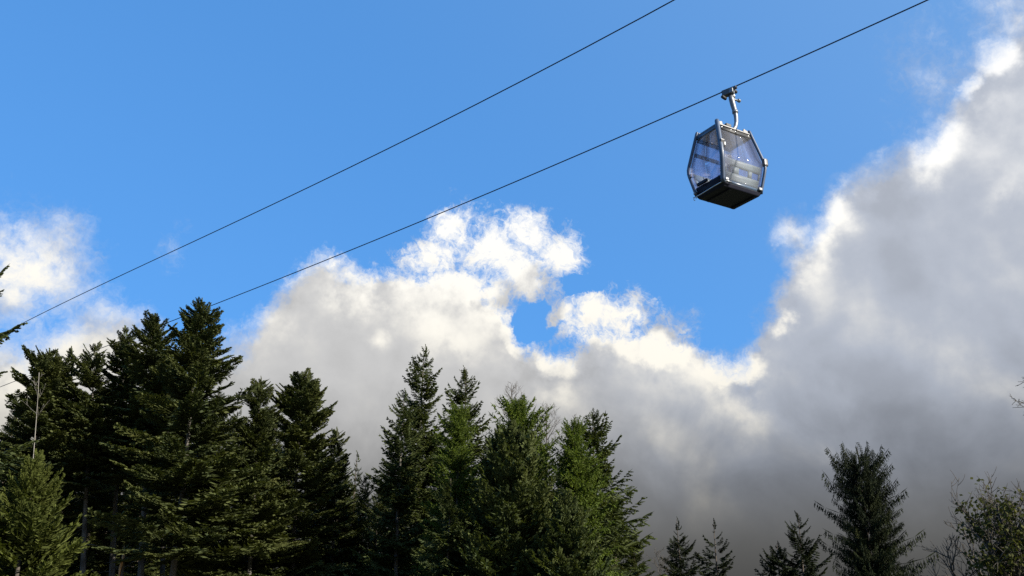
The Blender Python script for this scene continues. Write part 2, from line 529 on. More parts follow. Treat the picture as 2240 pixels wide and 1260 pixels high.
def branch_template(kind, rng, rich, ws):
    """One foliage branch of unit length along +x (z up)."""
    B, Dr, L, W, N, X = [], [], [], [], [], []

    def add(b, d, l, w, up=(0, 0, 1), cross=True):
        X.append(cross)
        d = np.array(d, float)
        d /= np.linalg.norm(d)
        B.append(b)
        Dr.append(d)
        L.append(l)
        W.append(w * ws)
        nn = np.array(up, float) + rng.normal(0, 0.45 if cross else 0.7, 3)
        N.append(nn)

    def axis(x):
        if kind == 'fir':
            return np.array([x, 0.03 * math.sin(3 * x), 0.16 * x * x - 0.04 * x])
        if kind == 'spruce':
            return np.array([x, 0.04 * math.sin(4 * x), -0.20 * x + 0.34 * x * x])
        if kind == 'droop':
            return np.array([x, 0.04 * math.sin(4 * x), -0.34 * x + 0.50 * x ** 2.2])
        if kind == 'young':
            return np.array([x, 0.03 * math.sin(3 * x), 0.22 * x * x])
        return np.array([x, 0.05 * math.sin(5 * x), 0.10 * x - 0.02 * x * x])
    n = int((11 if kind != 'larch' else 14) * rich)
    for i in range(n):
        x = 0.10 + 0.88 * (i + rng.uniform(-0.3, 0.3)) / n
        p = axis(x)
        tdir = axis(x + 0.02) - p
        tdir /= np.linalg.norm(tdir)
        span = (1.02 - x) ** 0.75
        for s in (-1, 1):
            if kind == 'fir':
                ang = math.radians(rng.uniform(38, 58))
                l = (0.36 * span + 0.05) * rng.uniform(0.7, 1.15)
                d = tdir * math.cos(ang) + np.array([0, s, 0]) * math.sin(ang) + np.array([0, 0, rng.uniform(-0.10, 0.16)])
                w = 0.027
            elif kind == 'spruce':
                ang = math.radians(rng.uniform(35, 62))
                l = (0.30 * span + 0.05) * rng.uniform(0.65, 1.15)
                d = tdir * math.cos(ang) + np.array([0, s, 0]) * math.sin(ang) + np.array([0, 0, rng.uniform(-0.55, 0.02)])
                w = 0.029
            elif kind == 'droop':
                l = (0.10 + 0.17 * span) * rng.uniform(0.6, 1.3)
                d = np.array([rng.normal(0.10, 0.14), s * rng.uniform(0.05, 0.35), -1.0])
                w = 0.015
            elif kind == 'young':
                ang = math.radians(rng.uniform(30, 52))
                l = (0.34 * span + 0.06) * rng.uniform(0.7, 1.15)
                d = tdir * math.cos(ang) + np.array([0, s, 0]) * math.sin(ang) + np.array([0, 0, rng.uniform(-0.15, 0.30)])
                w = 0.036
            else:
                l = (0.20 * span + 0.05) * rng.uniform(0.5, 1.3)
                d = np.array([rng.uniform(0.1, 0.9), s * rng.uniform(0.2, 1.0), rng.uniform(-0.9, 0.5)])
                w = 0.015
            d = d / np.linalg.norm(d)
            add(p, d, l, w)
            # side twigs
            m = 3 if kind in ('fir', 'spruce', 'young') else 2
            for k in range(m):
                f = (k + 0.8) / (m + 0.6)
                q = p + d * l * f
                for s2 in (-1, 1):
                    if kind == 'droop':
                        d2 = d * 0.9 + np.array([rng.normal(0, 0.5), rng.normal(0, 0.4), rng.uniform(-0.3, 0.3)])
                    elif kind == 'larch':
                        d2 = d * 0.5 + rng.normal(0, 0.7, 3)
                    else:
                        d2 = d * 0.8 + s2 * np.cross(d, (0, 0, 1)) * 0.72 + np.array([0, 0, rng.uniform(-0.18, 0.12) - (0.2 if kind == 'spruce' else 0)])
                    l2 = l * (0.50 - 0.22 * f) * rng.uniform(0.75, 1.25)
                    add(q, d2, l2, w * 0.9, cross=False)
    # the leading shoot
    add(axis(0.78), axis(1.0) - axis(0.78), 0.26, 0.022)
    add(axis(0.45), axis(0.8) - axis(0.45), 0.36, 0.020)
    add(axis(0.05), axis(0.5) - axis(0.05), 0.46, 0.014)
    return blades(np.array(B), np.array(Dr), np.array(L), np.array(W), np.array(N), np.array(X))


TPL = {}


def templates(kind, rich, ws=1.0):
    key = (kind, rich, ws)
    if key not in TPL:
        rng = np.random.default_rng({'fir': 11, 'spruce': 23, 'droop': 37, 'young': 41, 'larch': 59}[kind] + int(ws * 100))
        TPL[key] = [branch_template(kind, rng, rich, ws) for _ in range(6)]
    return TPL[key]


STYLE = {   # pitch at the top / middle / bottom of the crown in degrees, whorl spacing (share of radius), branches per whorl
    'fir': (40, 17, -6, 0.205, 6, 0.20),
    'spruce': (42, 14, -12, 0.210, 6, 0.22),
    'droop': (36, 6, -4, 0.17, 7, 0.24),
    'young': (60, 34, 14, 0.20, 8, 0.18),
    'larch': (62, 22, 4, 0.16, 8, 0.26),
}


def crown_mesh(name, kind, H, zbase, radius, lean, mat, seed, rich=1.0, dens=1.0, gaps=0.0, extra=(), ws=1.0):
    """Crown of a conifer whose foot is the origin: radius(d) is its half width at depth d below the tip."""
    rng = np.random.default_rng(seed)
    tp = templates(kind, rich, ws)
    tp_long = templates(kind, rich * 1.3, 0.62 * ws)
    top, mid, bot, sp, nb_, jit = STYLE[kind]
    VV, TT, TI, off = [], [], [], 0
    Hc = H - zbase
    z = H - 0.5
    lst = [(H - 0.8, 0.38, 0.0, -1.0)]
    while z > zbase:
        d = H - z
        r = max(0.10, radius(d))
        for k in range(int(round((nb_ if d > 1.5 else nb_ - 1) * (0.8 + 0.4 * rng.random())))):
            if rng.random() < gaps:
                continue
            lst.append((z + rng.uniform(-0.5, 0.5) * sp * r, r * rng.uniform(1 - jit * 1.6, 1 + jit * 0.9), rng.uniform(0, 2 * math.pi), d / Hc))
        z -= max(0.34 if kind != 'larch' else 0.2, sp * min(r, 2.6) * 0.9) / dens
    for (zz, r, a) in extra:
        lst.append((zz, r, a, (H - zz) / Hc))
    sway = rng.uniform(0, 6.28, 2)
    for (zz, r, a, t) in lst:
        if t < 0:
            pit = 88.0
        elif t < 0.35:
            pit = top + (mid - top) * (t / 0.35)
        else:
            pit = mid + (bot - mid) * (t - 0.35) / 0.65
        pit = math.radians(pit + rng.normal(0, 6))
        length = r / max(0.45, math.cos(pit))
        if pit > 0.1:
            length = min(length, (H - zz + 0.05 + 0.10 * r) / math.sin(pit) * 0.92)
        V, T = (tp_long if length > 2.7 or kind == 'droop' else tp)[rng.integers(6)]
        ca, sa, cp, sp_ = math.cos(a), math.sin(a), math.cos(pit), math.sin(pit)
        roll = rng.normal(0, 0.22)
        cr, sr = math.cos(roll), math.sin(roll)
        R1 = np.array([[1, 0, 0], [0, cr, -sr], [0, sr, cr]])
        R2 = np.array([[cp, 0, -sp_], [0, 1, 0], [sp_, 0, cp]])
        R3 = np.array([[ca, -sa, 0], [sa, ca, 0], [0, 0, 1]])
        sc = np.array([length, length * rng.uniform(0.8, 1.15), length * rng.uniform(0.8, 1.2)])
        W = (V * sc) @ (R3 @ R2 @ R1).T
        f = zz / H
        W = W + np.array([lean[0] * f + 0.05 * math.sin(f * 7 + sway[0]), lean[1] * f + 0.05 * math.sin(f * 6 + sway[1]), zz])
        VV.append(W)
        TT.append(T + off)
        off += len(W)
        # young shoots at the ends are paler than the old needles inside
        base = rng.uniform(0.1, 0.75)
        TI.append(np.clip(base + 0.25 * (np.linalg.norm(V, axis=1) - 0.5), 0, 1))
    # terminal shoot
    V = np.concatenate(VV)
    T = np.concatenate(TT)
    return mesh_np(name, V, T, None, mat, np.concatenate(TI))


def trunk_mesh(H, r0, lean, mat, seed, stubs=0, zst=(1.5, 6), sides=9):
    rng = random.Random(seed)
    n = 12
    path = []
    for i in range(n + 1):
        f = i / n
        flare = 1.0 + 0.5 * max(0, 1 - f * 14)
        path.append(((lean[0] * f + 0.04 * math.sin(7 * f + seed), lean[1] * f, H * f), max(0.012, r0 * flare * (1 - f) ** 0.85 + 0.008)))
    paths = [path]
    for i in range(stubs):
        z = rng.uniform(*zst)
        f = z / H
        a = rng.uniform(0, 6.283)
        L = rng.uniform(0.5, 1.9)
        p = Vector((lean[0] * f, lean[1] * f, z))
        d = Vector((math.cos(a), math.sin(a), rng.uniform(-0.35, 0.15)))
        paths.append([(p, 0.028), (p + d * L * 0.5, 0.017), (p + d * L + Vector((0, 0, -0.08 * L)), 0.006)])
    return tubes('trunk', paths, mat, sides)


def px_per_m(P_):
    fwd = Vector((0, math.cos(PITCH), math.sin(PITCH)))
    return FPX / (P_ - CAM).dot(fwd)


def conifer(name, label, kind, px, py, dist, prof, mat, seed, crown_base=0.9, bark=None, group=None, lean=(0, 0), rich=1.0, dens=1.0,
            gaps=0.0, stubs=0, r0=None, extra=(), zst=None, ws=1.0):
    """A conifer whose tip shows at (px, py) of the photograph, prof = [(drop, half width)] in photo pixels."""
    tip = at(px, py, dist)
    k = px_per_m(tip)
    bx, by = tip.x - lean[0], tip.y - lean[1]
    gz = ground_z(bx, by)
    H = tip.z - gz
    pts_ = [(0.0, 0.10)]
    for dy, w in prof:
        pts_.append((dy / k * 1.03, w / k))
    last = pts_[-1]

    def radius(d):
        for (d0, r0_), (d1, r1_) in zip(pts_, pts_[1:]):
            if d <= d1:
                return r0_ + (r1_ - r0_) * (d - d0) / (d1 - d0)
        return last[1] * (1 + 0.25 * math.log(1 + (d - last[0]) / max(2.0, last[0])))
    root = empty(name, (bx, by, gz))
    tag(root, label, 'tree', group)
    link('trunk', trunk_mesh(H - 0.15, r0 or (0.0085 * H + 0.035), lean, bark or M_DARKBARK, seed, stubs, zst or (1.5, max(2.0, crown_base * H))), root)
    link('crown', crown_mesh('crown', kind, H, max(0.3, crown_base * H) if crown_base < 1 else crown_base, radius, lean, mat, seed, rich, dens, gaps, extra, ws), root)
    return root


# ------------------------------------------------------------------ the gondola
def paint(name, col, rough=0.35, metal=0.0, spec=0.5, wear=0.15, coat=0.0):
    m, q, o = material(name)
    tcn = q.node('ShaderNodeTexCoord')
    nz = q.noise(tcn.outputs['Object'], 3.0, 6.0, 0.65)
    n2 = q.noise(tcn.outputs['Object'], 40.0, 3.0, 0.6)
    k = q.m('ADD', q.m('MULTIPLY', nz.outputs['Fac'], 0.7), q.m('MULTIPLY', n2.outputs['Fac'], 0.3))
    c = q.mixc(q.m('MULTIPLY', q.smooth(k, 0.45, 0.72), wear * 2), (*col, 1), (col[0] * 0.6 + 0.03, col[1] * 0.6 + 0.028, col[2] * 0.6 + 0.024, 1))
    p = q.node('ShaderNodeBsdfPrincipled')
    q.put(p.inputs['Base Color'], c)
    q.put(p.inputs['Roughness'], q.m('MULTIPLY_ADD', k, 0.25, rough - 0.1))
    p.inputs['Metallic'].default_value = metal
    p.inputs['Specular IOR Level'].default_value = spec
    p.inputs['Coat Weight'].default_value = coat
    q.t.links.new(p.outputs[0], o.inputs['Surface'])
    return m


def glass_mat(name, tint, refl=1.0, film=0.05):
    m, q, o = material(name)
    lw = q.node('ShaderNodeLayerWeight')
    lw.inputs['Blend'].default_value = 0.5
    fr = q.m('MULTIPLY_ADD', q.m('POWER', lw.outputs['Facing'], 4.0), 0.6, 0.035)
    tr = q.node('ShaderNodeBsdfTransparent')
    tr.inputs['Color'].default_value = (*tint, 1)
    gl = q.node('ShaderNodeBsdfGlossy')
    gl.inputs['Color'].default_value = (0.9, 0.93, 1.0, 1)
    gl.inputs['Roughness'].default_value = 0.03
    # a film of dust and fine scratches on the panes
    df = q.node('ShaderNodeBsdfTranslucent')
    df.inputs['Color'].default_value = (0.72, 0.74, 0.80, 1)
    dd = q.node('ShaderNodeBsdfDiffuse')
    dd.inputs['Color'].default_value = (0.72, 0.74, 0.80, 1)
    dm = q.node('ShaderNodeMixShader')
    q.t.links.new(df.outputs[0], dm.inputs[1])
    q.t.links.new(dd.outputs[0], dm.inputs[2])
    tcn = q.node('ShaderNodeTexCoord')
    dn = q.noise(tcn.outputs['Object'], 2.2, 5.0, 0.6)
    dust = q.node('ShaderNodeMixShader')
    q.put(dust.inputs[0], q.m('MULTIPLY_ADD', dn.outputs['Fac'], film, film * 0.5))
    q.t.links.new(tr.outputs[0], dust.inputs[1])
    q.t.links.new(dm.outputs[0], dust.inputs[2])
    mx = q.node('ShaderNodeMixShader')
    q.put(mx.inputs[0], q.m('MULTIPLY', fr, refl))
    q.t.links.new(dust.outputs[0], mx.inputs[1])
    q.t.links.new(gl.outputs[0], mx.inputs[2])
    q.t.links.new(mx.outputs[0], o.inputs['Surface'])
    return m


M_SHELL = paint('slate_blue_paint', (0.055, 0.085, 0.135), 0.32, coat=0.3)
M_POST = paint('post_paint', (0.042, 0.066, 0.118), 0.40, coat=0.1)
M_PAN = paint('dark_floor_pan', (0.010, 0.012, 0.026), 0.55, spec=0.2)
M_BLACK = paint('black_rubber', (0.014, 0.014, 0.016), 0.55)
M_STEEL = paint('galvanised_steel', (0.19, 0.20, 0.22), 0.45, metal=0.55)
M_DKSTEEL = paint('greased_steel', (0.09, 0.09, 0.095), 0.4, metal=0.6)
M_ALU = paint('bare_aluminium', (0.55, 0.56, 0.58), 0.3, metal=0.8)
M_LINING = paint('tan_lining', (0.72, 0.58, 0.42), 0.6)
M_BOUNCE = paint('pale_bounce_sheet', (0.55, 0.52, 0.47), 0.6)  # pale so that it bounces sun up into the cabin
M_SEAT = paint('grey_green_seat', (0.20, 0.27, 0.26), 0.5)
M_GLASS = glass_mat('tinted_pane', (0.90, 0.885, 0.92), 1.0, 0.10)
M_DOORGLASS = glass_mat('blue_tinted_pane', (0.82, 0.83, 0.91), 1.0, 0.08)
M_ROPE = paint('wire_rope', (0.020, 0.036, 0.085), 0.6, metal=0.0, spec=0.2)

GYAW = math.radians(30.5)
GD = 30.0
G0 = CAM + direction(1594.4, 428.5) * GD          # middle of the cabin floor
HX = [(0.0, 0.815), (0.88, 0.945), (1.04, 0.945), (2.25, 0.735), (2.5, 0.692)]
HY = [(0.0, 0.605), (0.88, 0.795), (1.04, 0.795), (2.25, 0.505), (2.5, 0.445)]


def interp(tab, z):
    for (a, u), (b, v) in zip(tab, tab[1:]):
        if z <= b:
            return u + (v - u) * (z - a) / (b - a)
    return tab[-1][1]


def soft(tab, z):
    return sum(interp(tab, max(0, z + dz)) for dz in (-0.10, -0.05, 0, 0.05, 0.10)) / 5


cabin = empty('gondola_cabin', G0)
cabin.rotation_euler = (0, 0, GYAW)
tag(cabin, 'slate blue gondola cabin with tinted windows hanging from the lower cable', 'gondola')


def face_pt(face, f, z, off):
    """Point on a cabin side: f from -1 to 1 along the side, off outwards."""
    hx, hy = soft(HX, z), soft(HY, z)
    ax, s = face
    if ax == 'x':
        return (s * (hx + off), f * hy, z)
    return (f * hx, s * (hy + off), z)


def panel(name, face, f0, f1, z0, z1, off, thick, mat, nz=8, nf=2, parent=None, cut=None):
    """Curved sheet with real thickness on one side of the cabin."""
    V, Q = [], []
    for layer in (off, off - thick):
        for j in range(nz + 1):
            z = z0 + (z1 - z0) * j / nz
            for i in range(nf + 1):
                f = f0 + (f1 - f0) * i / nf
                V.append(face_pt(face, f, z + (cut(f, j / nz) if cut else 0), layer))
    w = nf + 1
    n1 = w * (nz + 1)
    for j in range(nz):
        for i in range(nf):
            a = j * w + i
            Q.append((a, a + 1, a + w + 1, a + w))
            Q.append((n1 + a, n1 + a + w, n1 + a + w + 1, n1 + a + 1))
    for j in range(nz):
        for i in (0, nf):
            a = j * w + i
            Q.append((a, a + w, n1 + a + w, n1 + a))
    for i in range(nf):
        for j in (0, nz):
            a = j * w + i
            Q.append((a, n1 + a, n1 + a + 1, a + 1))
    me = mesh_np(name, np.array(V), None, np.array(Q), mat)
    bm = bmesh.new()
    bm.from_mesh(me)
    bmesh.ops.recalc_face_normals(bm, faces=bm.faces)
    bm.to_mesh(me)
    bm.free()
    return link(name, me, parent or cabin)


def box(name, size, loc, mat, parent=None, bevel=0.012, rot=None, taper=None):
    bm = bmesh.new()
    bmesh.ops.create_cube(bm, size=1.0)
    for v in bm.verts:
        k = 1.0
        if taper and v.co.z < 0:
            k = taper
        v.co = Vector((v.co.x * size[0] * k, v.co.y * size[1] * k, v.co.z * size[2]))
    if bevel:
        bmesh.ops.bevel(bm, geom=bm.edges[:], offset=bevel, segments=2, affect='EDGES', profile=0.6)
    if rot is not None:
        bmesh.ops.transform(bm, matrix=rot.to_4x4(), verts=bm.verts)
    bmesh.ops.translate(bm, vec=Vector(loc), verts=bm.verts)
    me = bpy.data.meshes.new(name)
    bm.to_mesh(me)
    bm.free()
    me.materials.append(mat)
    return link(name, me, parent or cabin)


def tube(name, pts_, mat, parent=None, sides=10):
    return link(name, tubes(name, [pts_], mat, sides), parent or cabin)


# floor pan: a shallow dark hull with chamfered rim
box('floor_pan', (1.72, 1.30, 0.13), (0, 0, -0.015), M_PAN, taper=0.90, bevel=0.03)
box('skid_rail', (0.10, 1.04, 0.05), (0.62, 0, -0.10), M_PAN, bevel=0.015)
box('skid_rail', (0.10, 1.04, 0.05), (-0.45, 0, -0.10), M_PAN, bevel=0.015)
# corner posts
for sx in (-1, 1):
    for sy in (-1, 1):
        pts_ = []
        pr = 0.076 if sx == sy else 0.052
        for i in range(17):
            z = 0.02 + 2.30 * i / 16
            pts_.append(((sx * (soft(HX, z) + 0.005), sy * (soft(HY, z) + 0.005), z), pr))
        pts_.append(((sx * (soft(HX, 2.35)), sy * soft(HY, 2.35), 2.36), pr * 0.95))
        pts_.append(((sx * (soft(HX, 2.39)), sy * soft(HY, 2.39), 2.395), pr * 0.6))
        tube('corner_post', pts_, M_POST, sides=14)
FACES = [('x', -1), ('x', 1), ('y', -1), ('y', 1)]
for fc in FACES:
    e = 0.90
    if fc[0] == 'x':    # door sides: two leaves of blue glass above a low dark skirt
        panel('door_header', fc, -e, e, 2.08, 2.19, 0.0, 0.035, M_SHELL, nz=2)
        panel('door_window', fc, -e, -0.02, 0.30, 2.08, -0.006, 0.008, M_DOORGLASS, nz=14)
        panel('door_window', fc, 0.02, e, 0.30, 2.08, -0.006, 0.008, M_DOORGLASS, nz=14)
        panel('door_skirt', fc, -e, e, 0.06, 0.30, 0.0, 0.03, M_PAN, nz=4)
    else:      # end sides: nearly all glass under a dark header
        panel('window_header', fc, -e, e, 2.03, 2.19, 0.004, 0.04, M_BLACK, nz=3)
        panel('end_window', fc, -e, e, 0.14, 2.03, -0.006, 0.008, M_GLASS, nz=18)
        panel('window_sill', fc, -e - 0.02, e + 0.02, 0.055, 0.14, 0.012, 0.05, M_SHELL, nz=2)
        for f in (-0.78, -0.26, 0.0, 0.78):
            p = face_pt(fc, f, 2.12, 0.012)
            box('header_bolt', (0.028, 0.028, 0.028), p, M_ALU, bevel=0.006)
        # bench against this side: its grey-green back shows through the pane, with three openings
        s_ = fc[1]
        panel('bench_back', fc, -0.86, 0.86, 0.66, 0.90, -0.05, 0.035, M_SEAT, nz=3)
        panel('bench_shell', fc, -0.86, 0.86, 0.16, 0.44, -0.05, 0.035, M_SEAT, nz=3)
        for f0, f1 in ((-0.86, -0.74), (-0.46, -0.16), (0.30, 0.48), (0.80, 0.86)):
            panel('back_strut', fc, f0, f1, 0.44, 0.66, -0.05, 0.035, M_SEAT, nz=2)
        box('bench_seat', (1.40, 0.34, 0.06), (0, s_ * 0.44, 0.42), M_SEAT, bevel=0.02)
        box('bench_foot', (1.20, 0.04, 0.32), (0, s_ * 0.40, 0.22), M_PAN, bevel=0.01)
panel('window_bar', ('y', 1), -0.9, 0.9, 1.52, 1.64, -0.02, 0.03, M_SHELL, nz=2)
# roof: a slab with a drip edge, hatch boxes and corner brackets
box('roof', (1.50, 1.03, 0.08), (0, 0, 2.225), M_SHELL, bevel=0.025)
box('roof_deck', (1.26, 0.84, 0.06), (0, 0, 2.285), M_DKSTEEL, bevel=0.02)
box('drip_edge', (1.34, 0.035, 0.05), (0, -0.530, 2.215), M_DKSTEEL, bevel=0.008)
box('drip_edge', (1.34, 0.035, 0.05), (0, 0.530, 2.215), M_DKSTEEL, bevel=0.008)
box('roof_hatch', (0.22, 0.24, 0.11), (-0.18, -0.36, 2.35), M_BLACK, bevel=0.02)
box('roof_hatch', (0.22, 0.24, 0.11), (-0.18, 0.36, 2.35), M_BLACK, bevel=0.02)
for sx in (-1, 1):
    for sy in (-1, 1):
        box('corner_bracket', (0.20, 0.06, 0.12), (sx * 0.57, sy * 0.45, 2.32), M_DKSTEEL, bevel=0.012,
            rot=Matrix.Rotation(sx * math.radians(18), 3, 'Y'))
box('bounce_sheet', (1.50, 1.08, 0.012), (0, 0, 0.062), M_BOUNCE, bevel=0.004)  # added sheet that throws sunlight up at the ceiling
box('ceiling', (1.36, 0.94, 0.03), (0, 0, 2.155), M_LINING, bevel=0.008)
tube('grab_pole', [((0.0, 0.0, 0.05), 0.02), ((0.0, 0.0, 2.14), 0.02)], M_STEEL)
box('ski_holder', (0.08, 0.46, 0.10), (-0.93, 0.2, 0.34), M_PAN, bevel=0.02)
# fittings
box('hinge_cover', (0.16, 0.13, 0.26), (-soft(HX, 1.36) + 0.03, -soft(HY, 1.36) - 0.02, 1.36), M_DKSTEEL, bevel=0.035, rot=Matrix.Rotation(math.radians(14), 3, 'X'))
box('hinge_knob', (0.07, 0.09, 0.16), (-soft(HX, 1.36) + 0.15, -soft(HY, 1.36) - 0.02, 1.36), M_STEEL, bevel=0.03)
box('hinge_cover', (0.17, 0.15, 0.28), (soft(HX, 1.10) + 0.03, -soft(HY, 1.10) - 0.02, 1.10), M_DKSTEEL, bevel=0.05)
box('hinge_knob', (0.07, 0.10, 0.17), (soft(HX, 1.10) + 0.11, -soft(HY, 1.10) - 0.01, 1.10), M_STEEL, bevel=0.03)
for (x, y) in ((-0.72, -0.68), (0.74, -0.68), (-0.86, 0.62)):
    box('buffer', (0.13, 0.09, 0.10), (x, y, 0.13), M_STEEL, bevel=0.025)
box('door_lug', (0.08, 0.10, 0.12), (-soft(HX, 0.78) - 0.02, soft(HY, 0.78) - 0.07, 0.78), M_STEEL, bevel=0.025)
box('door_lug', (0.06, 0.05, 0.05), (-soft(HX, 1.52) - 0.015, -0.30, 1.55), M_STEEL, bevel=0.012)
# bumper wire under the door side with its hook
wire = [((-0.55, -0.72, 0.05), 0.017), ((-0.74, -0.71, 0.05), 0.017), ((-0.87, -0.60, 0.03), 0.017), ((-0.91, -0.25, 0.0), 0.017), ((-0.91, 0.25, -0.02), 0.017),
        ((-0.90, 0.60, -0.02), 0.017), ((-0.91, 0.68, 0.0), 0.017)]
tube('bumper_wire', wire, M_ALU, sides=8)
hook = [((-0.91, 0.62 + 0.06 * math.sin(a), -0.07 - 0.055 * math.cos(a)), 0.013) for a in [k * 0.52 for k in range(0, 11)]]
tube('wire_hook', hook, M_ALU, sides=8)


# hanger: a C-shaped arm from the roof to the grip, read off in the vertical plane through the roof's middle
def in_cabin(px, py, yloc):
    """Point of the plane y = yloc of the cabin that shows at a photo pixel, in cabin coordinates."""
    R = Matrix.Rotation(-GYAW, 3, 'Z')
    o = R @ (CAM - G0)
    d = R @ direction(px, py)
    t = (yloc - o.y) / d.y
    return o + d * t


def zoomed(x, y):
    return 1440 + x / 3.9375, 170 + y / 3.9375


arm = []
for (x, y, r) in [(622, 150, 0.085), (632, 190, 0.10), (645, 240, 0.10), (661, 295, 0.085), (670, 340, 0.078), (672, 385, 0.075), (664, 425, 0.075), (645, 452, 0.08), (622, 474, 0.085)]:
    arm.append((in_cabin(*zoomed(x, y), 0.0), r * 0.92))
tube('hanger_arm', arm, M_STEEL, sides=14)
tube('arm_collar', [(arm[3][0] + Vector((0, 0, 0.05)), 0.10), (arm[3][0] + Vector((0.008, 0, -0.05)), 0.10)], M_STEEL, sides=14)
box('hanger_foot', (0.34, 0.26, 0.10), (arm[-1][0].x, 0, 2.43), M_STEEL, bevel=0.03)
GRIP = in_cabin(*zoomed(612, 112), 0.0)                     # where the jaws hold the rope
# the rope's own direction, in world and in cabin axes
ROPE_AZ = math.radians(-49.5)
rope_dir = Vector((math.sin(ROPE_AZ), math.cos(ROPE_AZ), 0))
Rz = Matrix.Rotation(-GYAW, 3, 'Z')
rl = Rz @ rope_dir
ryaw = math.atan2(rl.y, rl.x)
RR = Matrix.Rotation(ryaw, 3, 'Z')


# ------------------------------------------------------------------ the two cables
grip_w = G0 + Matrix.Rotation(GYAW, 3, 'Z') @ GRIP


def on_plane(px, py, p0, n):
    d = direction(px, py)
    t = (p0 - CAM).dot(n) / d.dot(n)
    return CAM + d * t


n_rope = Vector((rope_dir.y, -rope_dir.x, 0))


def cable(name, label, pix, p0, r):
    W = [on_plane(x, y, p0, n_rope) for x, y in pix]
    S_ = [(p - p0).dot(rope_dir) for p in W]
    Zs = [p.z for p in W]
    co = np.polyfit(S_, Zs, 3)
    s0, s1 = min(S_) - 70, max(S_) + 200
    path = []
    for s in sorted(list(np.linspace(s1, s0, 140))):
        q = p0 + rope_dir * s
        sc = min(max(s, min(S_) - 15), max(S_) + 30)
        z = np.polyval(co, sc) + np.polyval(np.polyder(co), sc) * (s - sc)
        path.append((Vector((q.x, q.y, z)), r))
    me = tubes(name, [path], M_ROPE, 8)
    o = link(name, me)
    return tag(o, label, 'cable'), co


low, co_low = cable('haul_cable', 'lower dark steel cable that carries the gondola cabin', [(0, 846), (280, 742), (560, 627), (1000, 447), (1440, 266), (1600, 199), (1658, 171), (1800, 104), (1900, 56), (2015, 0)], grip_w, 0.023)
low['group'] = 'cables of the gondola lift'
GRIP = GRIP + Vector((0, 0, float(np.polyval(co_low, 0.0)) - grip_w.z))
# the second rope runs parallel at the same height, nearer to the camera
z_ref = grip_w.z
best = None
for k in range(200):
    off = 0.05 * k
    p0 = grip_w - n_rope * off * (1 if n_rope.dot(grip_w - CAM) > 0 else -1)
    p = on_plane(1000, 249, p0, n_rope)
    s = (p - p0).dot(rope_dir)
    zl = np.polyval(co_low, s)
    if best is None or abs(p.z - zl) < best[0]:
        best = (abs(p.z - zl), p0.copy(), off)
up_, _ = cable('haul_cable', 'upper dark steel cable running empty above the gondola cabin', [(0, 733), (280, 595), (560, 465), (1000, 249), (1475, 0)], best[1], 0.020)
up_['group'] = 'cables of the gondola lift'


# ------------------------------------------------------------------ the grip on the lower cable
def g_at(a, b, c):
    return GRIP + RR @ Vector((a, b, c))


box('grip_jaw', (0.56, 0.11, 0.11), g_at(0, 0, -0.03), M_DKSTEEL, bevel=0.03, rot=RR)
box('grip_body', (0.30, 0.20, 0.17), g_at(0.10, 0.0, -0.15), M_DKSTEEL, bevel=0.03, rot=RR)
box('grip_head', (0.14, 0.18, 0.18), g_at(-0.10, 0.02, -0.13), M_STEEL, bevel=0.03, rot=RR)


def roller(name, p, r, w, mat):
    d = RR @ Vector((0.1, 1, 0)).normalized()
    tube(name, [(p - d * w / 2, r * 0.9), (p - d * w * 0.42, r), (p + d * w * 0.42, r), (p + d * w / 2, r * 0.9)], mat, sides=16)


roller('guide_roller', in_cabin(*zoomed(660, 118), 0.0), 0.062, 0.16, M_BLACK)
roller('guide_roller', in_cabin(*zoomed(565, 172), 0.05), 0.058, 0.22, M_BLACK)
roller('lever_roller', in_cabin(*zoomed(694, 198), 0.0), 0.062, 0.10, M_STEEL)
tube('grip_lever', [(in_cabin(*zoomed(630, 165), 0.0), 0.035), (in_cabin(*zoomed(655, 190), 0.0), 0.04), (in_cabin(*zoomed(690, 197), 0.0), 0.03)], M_STEEL)
tube('grip_spring', [(in_cabin(*zoomed(645, 140), -0.06), 0.05), (in_cabin(*zoomed(652, 175), -0.06), 0.05)], M_ALU)



# ------------------------------------------------------------------ the stand of firs on the left
FG = 'dark firs of the stand on the left'
FIRS = [   # px, py, dist, profile, crown base share, label
    (114, 762, 57, [(20, 14), (61, 62), (140, 92), (300, 115)], 0.34, 'broad dark fir at the left end of the stand, its top blunt and two-tipped'),
    (153, 757, 60, [(50, 24), (130, 46), (300, 80)], 0.45, 'narrow pointed fir squeezed beside the blunt fir at the left end'),
    (208, 753, 56, [(28, 26), (70, 46), (200, 80)], 0.48, 'fir with a flat spreading top just right of the narrow pointed fir'),
    (275, 712, 59, [(25, 14), (60, 38), (150, 66), (300, 95)], 0.46, 'dark fir with a rounded tip standing left of the two tallest firs'),
    (335, 684, 55, [(25, 22), (60, 46), (130, 62), (300, 100)], 0.46, 'second tallest fir of the stand, whose tip touches the lower cable'),
    (441, 652, 50, [(22, 18), (50, 42), (80, 50), (130, 72), (190, 104), (300, 138), (430, 158)], 0.22, 'tallest and widest fir of the stand, rising above the lower cable'),
    (573, 822, 52, [(25, 22), (60, 34), (130, 55), (260, 95), (400, 110)], 0.12, 'slim fir in the gap right of the tallest fir'),
    (662, 812, 54, [(20, 22), (50, 44), (98, 74), (180, 88), (300, 112)], 0.12, 'fir with an open spreading top at the right of the stand'),
    (738, 934, 57, [(25, 18), (50, 28), (130, 46), (300, 70)], 0.10, 'small fir at the right edge of the stand, half behind the open-topped fir'),
    (372, 770, 61, [(50, 40), (200, 90)], 0.45, 'fir hidden behind the two tallest firs, its pale bare trunk showing between them'),
]
